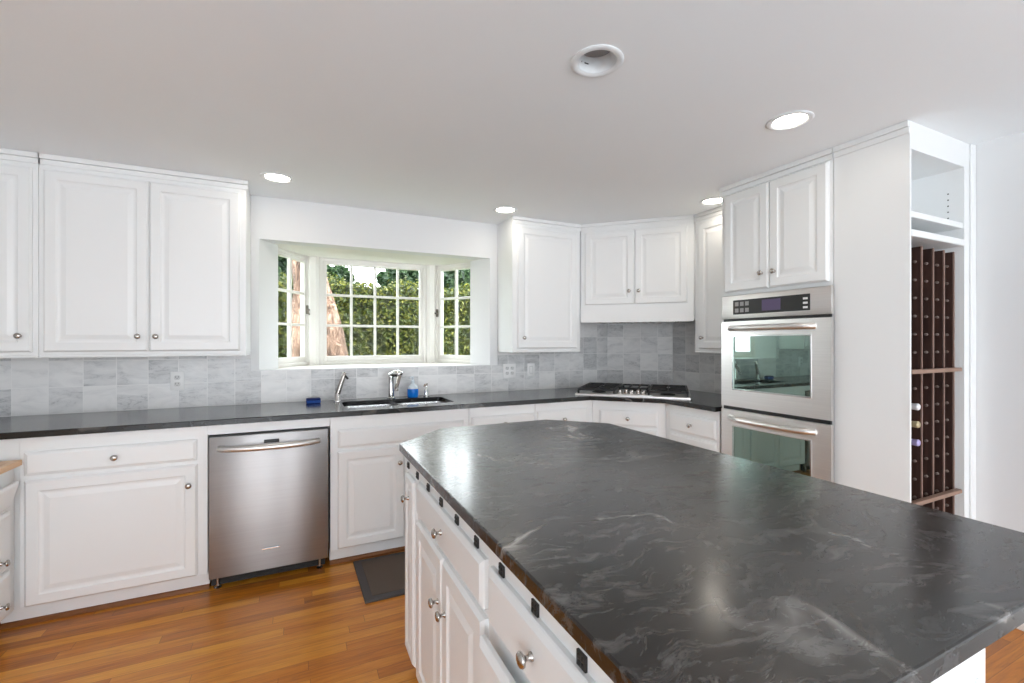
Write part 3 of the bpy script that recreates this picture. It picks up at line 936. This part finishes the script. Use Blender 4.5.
for k in range(5):
    x = -0.088 + k * 0.044
    y = 0.085 + (0.030 if k % 2 else 0.0)
    kb = MB().lathe([(0.019, 0.0165), (0.019, 0.020), (0.016, 0.024), (0.015, 0.038), (0.012, 0.041), (0.0, 0.0415)], 18, Matrix.Translation((x, y, 0)))
    kb.box(x - 0.003, x + 0.003, y - 0.014, y + 0.014, 0.040, 0.046, 0.002)
    kb.build('knob', M['nickel'], t, 40)

# ------------------------------------------------------------------ oven tower
TX, TY0, TY1 = 2.41, 2.000, 1.346
t = thing('oven_cabinet', 'tall white cabinet with two upper doors holding the double oven', 'cabinet', (TX, TY0, 0), -PI / 2)
W = TY0 - TY1
dep = WR - TX - 0.001
mb = MB()
mb.box(0, W - 0.001, 0, dep, 1.606, CEIL - 0.001, 0.002)
mb.box(0, 0.026, 0, dep, 0.0, 1.605)
mb.box(W - 0.016, W - 0.001, 0, dep, 0.0, 1.605)
mb.box(0.026, W - 0.016, 0.04, dep, 0.0, 0.10)
mb.box(0.026, W - 0.016, 0, dep, 0.10, 0.375)
mb.box(0.026, W - 0.016, dep - 0.012, dep, 0.376, 1.605)
mb.build('body', M['cab'], t)
mb = crown(MB(), -0.010, W - 0.001, 2.235, CEIL - 0.001, 0.015)
mb.build('crown_moulding', M['cab'], t)
door(t, 0.028, 0.3205, 1.628, 2.228, (0.283, 1.716))
door(t, 0.3235, 0.636, 1.628, 2.228, (0.358, 1.716))
drawer(t, 0.028, 0.636, 0.125, 0.355)

t = thing('double_oven', 'stainless steel double wall oven built into the tall cabinet', 'oven', (TX, TY0, 0), -PI / 2)
ox0, ox1 = 0.020, 0.661
mb = MB().box(0.030, W - 0.020, 0.002, 0.54, 0.380, 1.600)
mb.build('chassis', M['black'], t)
MB().box(ox0 + 0.004, ox1 - 0.012, -0.014, -0.001, 0.385, 1.602).build('dark_surround', M['black'], t)
cp = MB().box(ox0, ox1, -0.026, -0.002, 1.462, 1.603, 0.004).build('control_panel', M['steel'], t, 40)
MB().box(0.102, 0.557, -0.0285, -0.0255, 1.487, 1.573, 0.001).build('control_glass', M['black'], cp)
MB().box(0.290, 0.400, -0.0295, -0.028, 1.500, 1.562, 0.0005).build('display', M['display'], cp)
for k in range(3):
    MB().box(0.522, 0.546, -0.0305, -0.028, 1.498 + k * 0.023, 1.509 + k * 0.023, 0.001).build('button', M['plate'], cp)
for r_ in range(2):
    for k in range(3):
        cx, cz = 0.128 + k * 0.034, 1.511 + r_ * 0.038
        f = MB().prism([(cx - 0.012, cz - 0.012), (cx + 0.012, cz - 0.012), (cx + 0.012, cz + 0.012), (cx - 0.012, cz + 0.012)], 0.028, 0.0296)
        for v in f.bm.verts:
            x, y, z = v.co
            v.co = Vector((x, -z, y))
        tag(f.build('button', M['fixture'], cp), 'grey touch key')
def oven_door(z0, z1, gz0, gz1, hz):
    d = MB()
    gx0, gx1 = 0.106, 0.560
    # door ring around the window, with a rounded bead at the glass
    d.prism([(ox0, z0), (ox1, z0), (ox1, z1), (ox0, z1)], 0.010, 0.030, holes=[[(gx0, gz0), (gx1, gz0), (gx1, gz1), (gx0, gz1)]], bev=0.0)
    for v in d.bm.verts:
        x, y, z = v.co
        v.co = Vector((x, -z, y))
    dd = d.build('oven_door', M['steel'], t)
    fr = MB()
    e = 0.008
    for a, b_, c, f in ((gx0 - e, gx1 + e, gz0 - e, gz0), (gx0 - e, gx1 + e, gz1, gz1 + e), (gx0 - e, gx0, gz0, gz1), (gx1, gx1 + e, gz0, gz1)):
        fr.box(a, b_, -0.034, -0.029, c, f, 0.001)
    fr.build('glass_bead', M['chrome'], dd)
    tag(MB().box(gx0 + 0.0005, gx1 - 0.0005, -0.026, -0.012, gz0 + 0.0005, gz1 - 0.0005).build('oven_window', M['oven_glass'], dd), 'dark green reflecting glass')
    hp = [(0.081 + k / 24 * 0.501, -0.026 - 0.046 * (1 - abs(k / 12 - 1) ** 5) - 0.008 * math.sin(PI * k / 24), hz) for k in range(25)]
    h_ = MB().tube(hp, 0.0165, 16)
    h_.build('handle', M['steel'], dd, 60)
oven_door(0.932, 1.446, 1.040, 1.356, 1.405)
oven_door(0.392, 0.910, 0.500, 0.812, 0.862)

# ------------------------------------------------------------------ wine cabinet at the end of the tower
t = thing('wine_cabinet', 'tall white open-sided cabinet beside the ovens holding shelves and wine rack', 'cabinet', (2.41, 1.035, 0))
WCW, WCD = WR - 2.41 - 0.002, 0.308
mb = MB()
mb.box(0.0, 0.012, 0.0, WCD, 0.0, CEIL - 0.001)                       # panel facing the island
mb.box(0.500, WCW, 0.0, WCD, 0.0, CEIL - 0.001)                       # right side with its stile
mb.box(0.0121, 0.4999, 0.0, WCD, 2.168, CEIL - 0.001)                 # header
mb.box(0.0121, 0.4999, WCD - 0.012, WCD, 0.0, 2.1679)
mb.box(0.0121, 0.4999, 0.0, WCD - 0.0121, 0.0, 0.06)
mb.build('body', M['cab'], t)
MB().box(0.0125, 0.4995, 0.004, WCD - 0.013, 1.873, 1.901, 0.004).build('shelf', M['cab'], t)
MB().box(0.0125, 0.4995, -0.006, WCD - 0.013, 1.786, 1.817, 0.005).build('shelf', M['cab'], t)
ph = MB()
for zz in (1.84, 1.935, 1.965, 1.995, 2.025, 2.055):
    for yy in (0.06, 0.24):
        ph.lathe([(0.0035, 0.0), (0.0035, 0.0012)], 8, Matrix.Translation((0.4999, yy, zz)) @ Matrix.Rotation(-PI / 2, 4, 'Y'))
ph.build('shelf_pin_holes', M['slot'], t)
cr = MB()
cr.box(-0.008, -0.0003, 0.0, WCD, 2.235, CEIL - 0.028, 0.002)
cr.box(-0.015, -0.0003, 0.0, WCD, CEIL - 0.027, CEIL - 0.001, 0.003)
cr.build('crown_moulding', M['cab'], t)
MB().box(0.552, WCW, -0.010, -0.0006, 0.0, CEIL - 0.002, 0.003).build('edge_trim', M['cab'], t)

t = thing('wine_rack', 'dark brown wooden wine rack standing inside the white wine cabinet', 'wine rack', (2.41, 1.035, 0.061))
RZ = 1.70
MB().box(0.016, 0.478, 0.250, 0.262, 0.0, RZ).build('back_board', M['rack'], t)
PITCH = 0.0835
divs = [0.060, 0.168, 0.272, 0.374, 0.470]
for i, x in enumerate(divs):
    d = MB().box(x - 0.005, x + 0.005, 0.031, 0.249, 0.0, RZ, 0.001).build('divider', M['rack'], t)
    tag(MB().box(x - 0.005, x + 0.005, 0.0255, 0.0305, 0.0, RZ, 0.001).build('front_edge', M['rack_edge'], d), 'lighter front edge strip')
    if i == 0:
        continue
    for k in range(20):
        zz = 0.045 + k * PITCH
        MB().lathe([(0.0065, 0.0), (0.0065, 0.010), (0.004, 0.0125)], 8, Matrix.Translation((x - 0.0051, 0.050, zz)) @ Matrix.Rotation(-PI / 2, 4, 'Y')).build('peg', M['peg'], d, 40)
for zz in (0.545, 1.130):
    MB().box(0.014, 0.470, -0.004, 0.0215, zz - 0.009, zz + 0.009, 0.003).build('cross_rail', M['tan'], t)

for zz, mt, nm in ((1.030, 'foil_white', 'wine bottle with white capsule, topmost of three in the rack'),
                   (0.950, 'foil_gold', 'wine bottle with beige capsule, middle of three in the rack'),
                   (0.868, 'foil_purple', 'wine bottle with lilac capsule, lowest of three in the rack')):
    t = thing('wine_bottle', nm, 'bottle', (2.524, 1.266, zz), 0, 'wine bottles lying in the rack')
    RYn = Matrix.Rotation(PI / 2, 4, 'X')
    MB().lathe([(0.030, 0.0), (0.036, 0.004), (0.036, 0.100), (0.030, 0.120), (0.016, 0.142), (0.0142, 0.16)], 20, RYn).build('bottle_glass', M['bottle'], t, 40)
    MB().lathe([(0.0140, 0.1595), (0.0145, 0.202), (0.0155, 0.203), (0.0155, 0.213), (0.012, 0.217), (0.0, 0.218)], 16, RYn).build('capsule', M[mt], t, 40)

# ------------------------------------------------------------------ island
IX, IY0, IY1 = 0.402, 0.342, 1.850
t = thing('island_cabinet', 'white kitchen island cabinet with doors, drawers and black accent squares', 'island', (IX, IY1, 0), -PI / 2)
def isl(p): return (IY1 - p[1], p[0] - IX)
body = [(IX, IY0), (0.99, IY0), (0.99, 2.035), (0.585, 2.035), (IX, IY1)]
toe = [(IX + 0.07, IY0 + 0.02), (0.93, IY0 + 0.02), (0.93, 1.97), (0.62, 1.97), (IX + 0.07, IY1 - 0.03)]
MB().prism([isl(p) for p in body], 0.085, 0.8865).build('body', M['cab'], t)
MB().prism([isl(p) for p in toe], 0.0, 0.085).build('toe_kick', M['cab'], t)
def ilx(y): return IY1 - y
door(t, ilx(1.812), ilx(1.672), 0.112, 0.803, (ilx(1.742), 0.722), prof=[(0, 0), (0, -0.010), (0.003, -0.013), (0.009, -0.019), (0.030, -0.019), (0.036, -0.013), (0.042, -0.011), (0.050, -0.017)])
IDP = [(0, 0), (0, -0.010), (0.003, -0.013), (0.009, -0.017), (0.012, -0.019)]
drawer(t, ilx(1.626), ilx(0.976), 0.700, 0.816, prof=DRAWP)
door(t, ilx(1.626), ilx(1.303), 0.112, 0.678, (ilx(1.336), 0.535))
door(t, ilx(1.299), ilx(0.976), 0.112, 0.678, (ilx(1.262), 0.535))
drawer(t, ilx(0.945), ilx(0.505), 0.690, 0.816, prof=DRAWP)
d = drawer(t, ilx(0.945), ilx(0.505), 0.400, 0.666, prof=DRAWP, dy=-0.022)
MB().box(ilx(0.945) + 0.02, ilx(0.505) - 0.02, -0.0215, 0.010, 0.415, 0.62).build('drawer_box', M['cab_inside'], d)
drawer(t, ilx(0.945), ilx(0.505), 0.112, 0.382, prof=DRAWP)
for k in range(10):
    y = 1.817 - 0.1535 * k
    if y < IY0 + 0.03:
        break
    cx, cz = ilx(y), 0.8275
    a = MB().box(cx - 0.0125, cx + 0.0125, -0.005, 0.0, cz - 0.0125, cz + 0.0125, 0.001).build('accent_square', M['black'], t)
    r_ = MB()
    for ax, az in ((-0.005, -0.005), (0.005, -0.005), (-0.005, 0.005), (0.005, 0.005)):
        r_.lathe([(0.0045, 0.0), (0.004, 0.0015), (0.002, 0.0025), (0.0, 0.0027)], 10, Matrix.Translation((cx + ax, -0.005, cz + az)) @ RY)
    r_.build('relief', M['bin'], a, 50)
ep = MB()
ep.box(ilx(IY0) + 0.0005, ilx(IY0) + 0.016, 0.006, 0.588, 0.086, 0.886, 0.003)
for k in range(3):
    yy = 0.500 + k * 0.024
    ep.box(ilx(IY0) + 0.015, ilx(IY0) + 0.021, yy, yy + 0.014, 0.14, 0.800, 0.003)
ep.build('end_panel', M['cab'], t)

mb = MB().prism([(0.366, 0.293), (1.410, 0.293), (1.410, 1.838), (1.178, 2.070), (0.607, 2.070), (0.366, 1.829)], 0.8872, 0.915, bev=0.004)
tag(mb.build('island_countertop', M['stone']), 'large dark soapstone island top with clipped far corners and pale veins', 'countertop')

# ------------------------------------------------------------------ low cabinet with butcher block at the left wall
t = thing('side_cabinet', 'low white drawer cabinet under the wood block at the left edge', 'cabinet', (-1.173, 1.10, 0), PI / 2)
SL = 2.834 - 1.10
MB().box(0, SL, 0, 0.61, 0.10, 0.764, 0.002).build('body', M['cab'], t)
MB().box(0, SL + 0.03, 0.070, 0.10, 0.001, 0.0995).build('toe_kick', M['cab'], t)
u0, u1 = SL - 0.45, SL - 0.063
for k, (z0, z1) in enumerate(((0.585, 0.700), (0.322, 0.572), (0.122, 0.308))):
    if k == 0:
        dd = MB().panel(u0, u1, z0, z1, DRAWP)
        for v in dd.bm.verts:                              # tilt-out front, leaning out at its top
            f = (v.co.z - z0) / (z1 - z0)
            v.co.y -= 0.030 * max(0, f)
        dd.build('tilt_out_front', M['cab'], t)
    else:
        for a, b_ in ((u0, u1), (u0 - 0.42, u0 - 0.02)):
            drawer(t, a, b_, z0, z1, kn=False)
            kx = b_ - 0.07 if False else (b_ - 0.085)
            knob(kx, 0.370 if k == 1 else 0.182, t.children[-1] if t.children else t)
mb = MB().prism([(-1.79, 1.09), (-1.133, 1.09), (-1.133, 2.800), (-1.79, 2.800)], 0.7655, 0.790, bev=0.003)
tag(mb.build('wood_block_top', M['butcher']), 'pale butcher block top on the low cabinet at the left edge', 'countertop')

# ------------------------------------------------------------------ floor mat
t = thing('floor_mat', 'brown floor mat on the wood floor in front of the sink', 'mat', (0, 0, 0.0008))
sk = Matrix.Identity(4)
MB().prism([(0.305, 2.372), (1.16, 2.372), (1.16, 2.845), (0.295, 2.845)], 0.0, 0.010, bev=0.004).build('border', M['mat_edge'], t)
MB().prism([(0.345, 2.412), (1.12, 2.412), (1.12, 2.805), (0.337, 2.805)], 0.0102, 0.013, bev=0.001).build('woven_field', M['mat'], t)

# ------------------------------------------------------------------ recessed ceiling lights
lab = ['unlit deep recessed ceiling light above the island', 'lit recessed ceiling light nearest the tall oven cabinet, over the island end',
       'lit recessed ceiling light above the left end of the window', 'lit recessed ceiling light above the right end of the window',
       'lit recessed ceiling light half hidden by the oven cabinet']
for (x, y, lit), lb in zip(LIGHTS, lab):
    t = thing('recessed_light', lb, 'ceiling light', (x, y, CEIL), 0, 'recessed ceiling lights')
    r = MB().lathe([(0.066, -0.0005), (0.090, -0.0005), (0.091, -0.003), (0.086, -0.006), (0.072, -0.006), (0.066, -0.002)], 40, cap=False)
    r.rings([])if False else None
    r.build('trim_ring', M['can'], t, 40)
    if lit:
        MB().lathe([(0.0655, 0.0), (0.064, 0.02)], 40, cap=False).build('can', M['can'], t, 60)
        MB().lathe([(0.0645, 0.001), (0.050, -0.003), (0.0, -0.005)], 40, cap=True).build('lamp_lens', M['lamp'], t, 60)
    else:
        MB().lathe([(0.0655, -0.001), (0.063, 0.02), (0.058, 0.050), (0.058, 0.051)], 40, cap=False).build('can', M['can'], t, 60)
        MB().lathe([(0.0581, 0.0505), (0.0581, 0.150), (0.03, 0.152), (0.0, 0.152)], 40).build('socket_housing', M['fixture'], t, 60)
        mb = MB().box(-0.030, -0.022, 0.0565, 0.060, 0.024, 0.029).box(-0.010, 0.006, 0.058, 0.0605, 0.025, 0.028)
        mb.build('clip', M['slot'], t)

# ------------------------------------------------------------------ garden outside the bay window
struct('ground', MB().box(-30, 40, 3.6, 45, -0.3, -0.15), M['lawn'])

def leaves(name, mat, pts, size, parent=None, seed=1):
    """many small folded leaves at the given (point, normal) places, as one mesh"""
    rnd = random.Random(seed)
    V, F = [], []
    for p, nrm in pts:
        d = Vector((rnd.gauss(0, 1), rnd.gauss(0, 1), rnd.gauss(0, 1))) * 0.75 + nrm
        if d.length < 1e-3:
            d = Vector((0, 0, 1))
        d.normalize()
        u = d.orthogonal().normalized()
        u = Matrix.Rotation(rnd.uniform(0, 2 * PI), 3, d) @ u
        v = d.cross(u)
        s_ = size * rnd.uniform(0.6, 1.35)
        b = len(V)
        V += [p - u * s_, p - v * s_ * 0.42 + d * s_ * 0.12, p + u * s_, p + v * s_ * 0.42 + d * s_ * 0.12]
        F += [(b, b + 1, b + 2), (b, b + 2, b + 3)]
    me = bpy.data.meshes.new(name)
    me.from_pydata([tuple(x) for x in V], [], F)
    me.materials.append(mat)
    o = bpy.data.objects.new(name, me)
    S.collection.objects.link(o)
    if parent:
        o.parent = parent
    return o
rnd = random.Random(11)
t = thing('hedge', 'tall clipped green hedge outside the bay window', 'hedge', (1.5, 8.0, -0.15))
HX, HT = 4.6, 2.40
mb = MB()
nx, nz = 90, 24
core = []
def hb_y(x, z): return -0.42 + 0.10 * math.sin(x * 3.1 + 1.3 * math.sin(z * 2.4)) * math.sin(z * 3.7 + x)
def hb_top(x): return HT + 0.05 * math.sin(x * 5.3) + 0.04 * math.sin(x * 11.1 + 1)
rows = [[(x, hb_y(x, z) + 0.10, z * (hb_top(x) - 0.06) / HT) for z in [HT * k / nz for k in range(nz + 1)]] for x in [-HX + 2 * HX * i / nx for i in range(nx + 1)]]
sect = []
for r_ in rows:
    x = r_[0][0]
    sect.append(r_ + [(x, 0.5, hb_top(x) - 0.1), (x, 0.5, 0.0)])
mb.rings(sect, True, True)
mb.build('hedge_core', M['twig'], t)
pts = []
for i in range(42000):
    x = rnd.uniform(-HX, HX); z = HT * rnd.random() ** 0.75
    if rnd.random() < 0.14:
        pts.append((Vector((x, rnd.uniform(-0.45, 0.3), hb_top(x) + rnd.gauss(0.0, 0.05))), Vector((0, -0.2, 0.8))))
    else:
        pts.append((Vector((x, hb_y(x, z) + rnd.gauss(0.02, 0.06), min(z, hb_top(x)))), Vector((0.1, -0.9, 0.35))))
tag(leaves('hedge_foliage', M['hedge'], pts, 0.036, t, 3), kind='stuff')

def tree(name, label, loc, trunk, rads, blobs, leafn, size, mat, seed, group=None):
    t = thing(name, label, 'tree', loc, 0, group)
    rn = random.Random(seed)
    mb = MB().tube(trunk, rads, 18)
    for v in mb.bm.verts:
        a = math.sin(v.co.z * 7 + v.co.x * 25) * math.cos(v.co.y * 22 + v.co.z * 3)
        v.co += Vector((a, a * 0.6, 0)) * 0.016
    mb.build('trunk', M['bark'], t, 180)
    pts = []
    tot = sum(b[3] ** 2 for b in blobs)
    for bx, by, bz, br in blobs:
        for i in range(int(leafn * br * br / tot)):
            d = Vector((rn.gauss(0, 1), rn.gauss(0, 1), rn.gauss(0, 1))).normalized()
            r_ = br * (0.55 + 0.45 * rn.random() ** 0.5) * (1 + 0.18 * math.sin(d.x * 7 + d.z * 5))
            pts.append((Vector((bx, by, bz)) + Vector((d.x * r_, d.y * r_, d.z * r_ * 0.8)), d * 0.5 + Vector((0, 0, 0.5))))
    leaves('crown', mat, pts, size, t, seed + 1)
    return t
def dense(path, rads, n):
    P, R = [], []
    for i in range(len(path) - 1):
        for k in range(n):
            u = k / n
            P.append(Vector(path[i]).lerp(Vector(path[i + 1]), u)); R.append(rads[i] * (1 - u) + rads[i + 1] * u)
    P.append(Vector(path[-1])); R.append(rads[-1])
    return P, R
# the big tree just outside, its trunk seen through the left and the middle window
pth, rd = dense([(0.265, 0, 0), (0.245, 0, 1.15), (0.222, 0, 1.50), (0.185, 0, 1.85), (0.145, 0.0, 2.15), (0.09, 0.02, 2.5), (-0.05, 0.1, 3.3), (-0.2, 0.2, 4.3)], [0.42, 0.332, 0.298, 0.255, 0.21, 0.17, 0.12, 0.06], 10)
tree('peeling_bark_tree', 'tree with thick pale peeling trunk close outside the window', (0.0, 6.0, -0.15), pth, rd,
     [(-0.3, 0.3, 5.0, 1.3), (0.6, 0.2, 5.3, 1.1), (-1.1, 0.0, 4.8, 1.0)], 5000, 0.07, M['leaf_dark'], 21)
spec = [(-0.75, 11.2, 2.75, 0.62), (0.72, 11.3, 2.55, 0.40), (2.28, 11.4, 2.6, 0.48), (3.75, 11.2, 2.6, 0.55), (6.2, 11.3, 2.7, 0.7)]
labs = ['leafy tree beyond the hedge seen in the left side window', 'bluish green tree beyond the hedge seen at the left of the middle window',
        'dark green tree beyond the hedge seen at the right of the middle window', 'leafy tree beyond the hedge seen in the right side window',
        'tree beyond the hedge farthest right, mostly hidden by the window corner']
for (x, y, z, r_), lb in zip(spec, labs):
    pth, rd = dense([(0, 0, 0), (0.05, 0, z * 0.5), (0.0, 0, z)], [0.16, 0.12, 0.06], 6)
    tree('garden_tree', lb, (x, y, -0.15), pth, rd, [(0, 0, z + 0.35, r_), (r_ * 0.5, 0.1, z - 0.1, r_ * 0.75), (-r_ * 0.5, -0.1, z - 0.05, r_ * 0.75)], 9000, 0.085, M['leaf_dark'], int(x * 10) + 50, 'trees beyond the hedge')
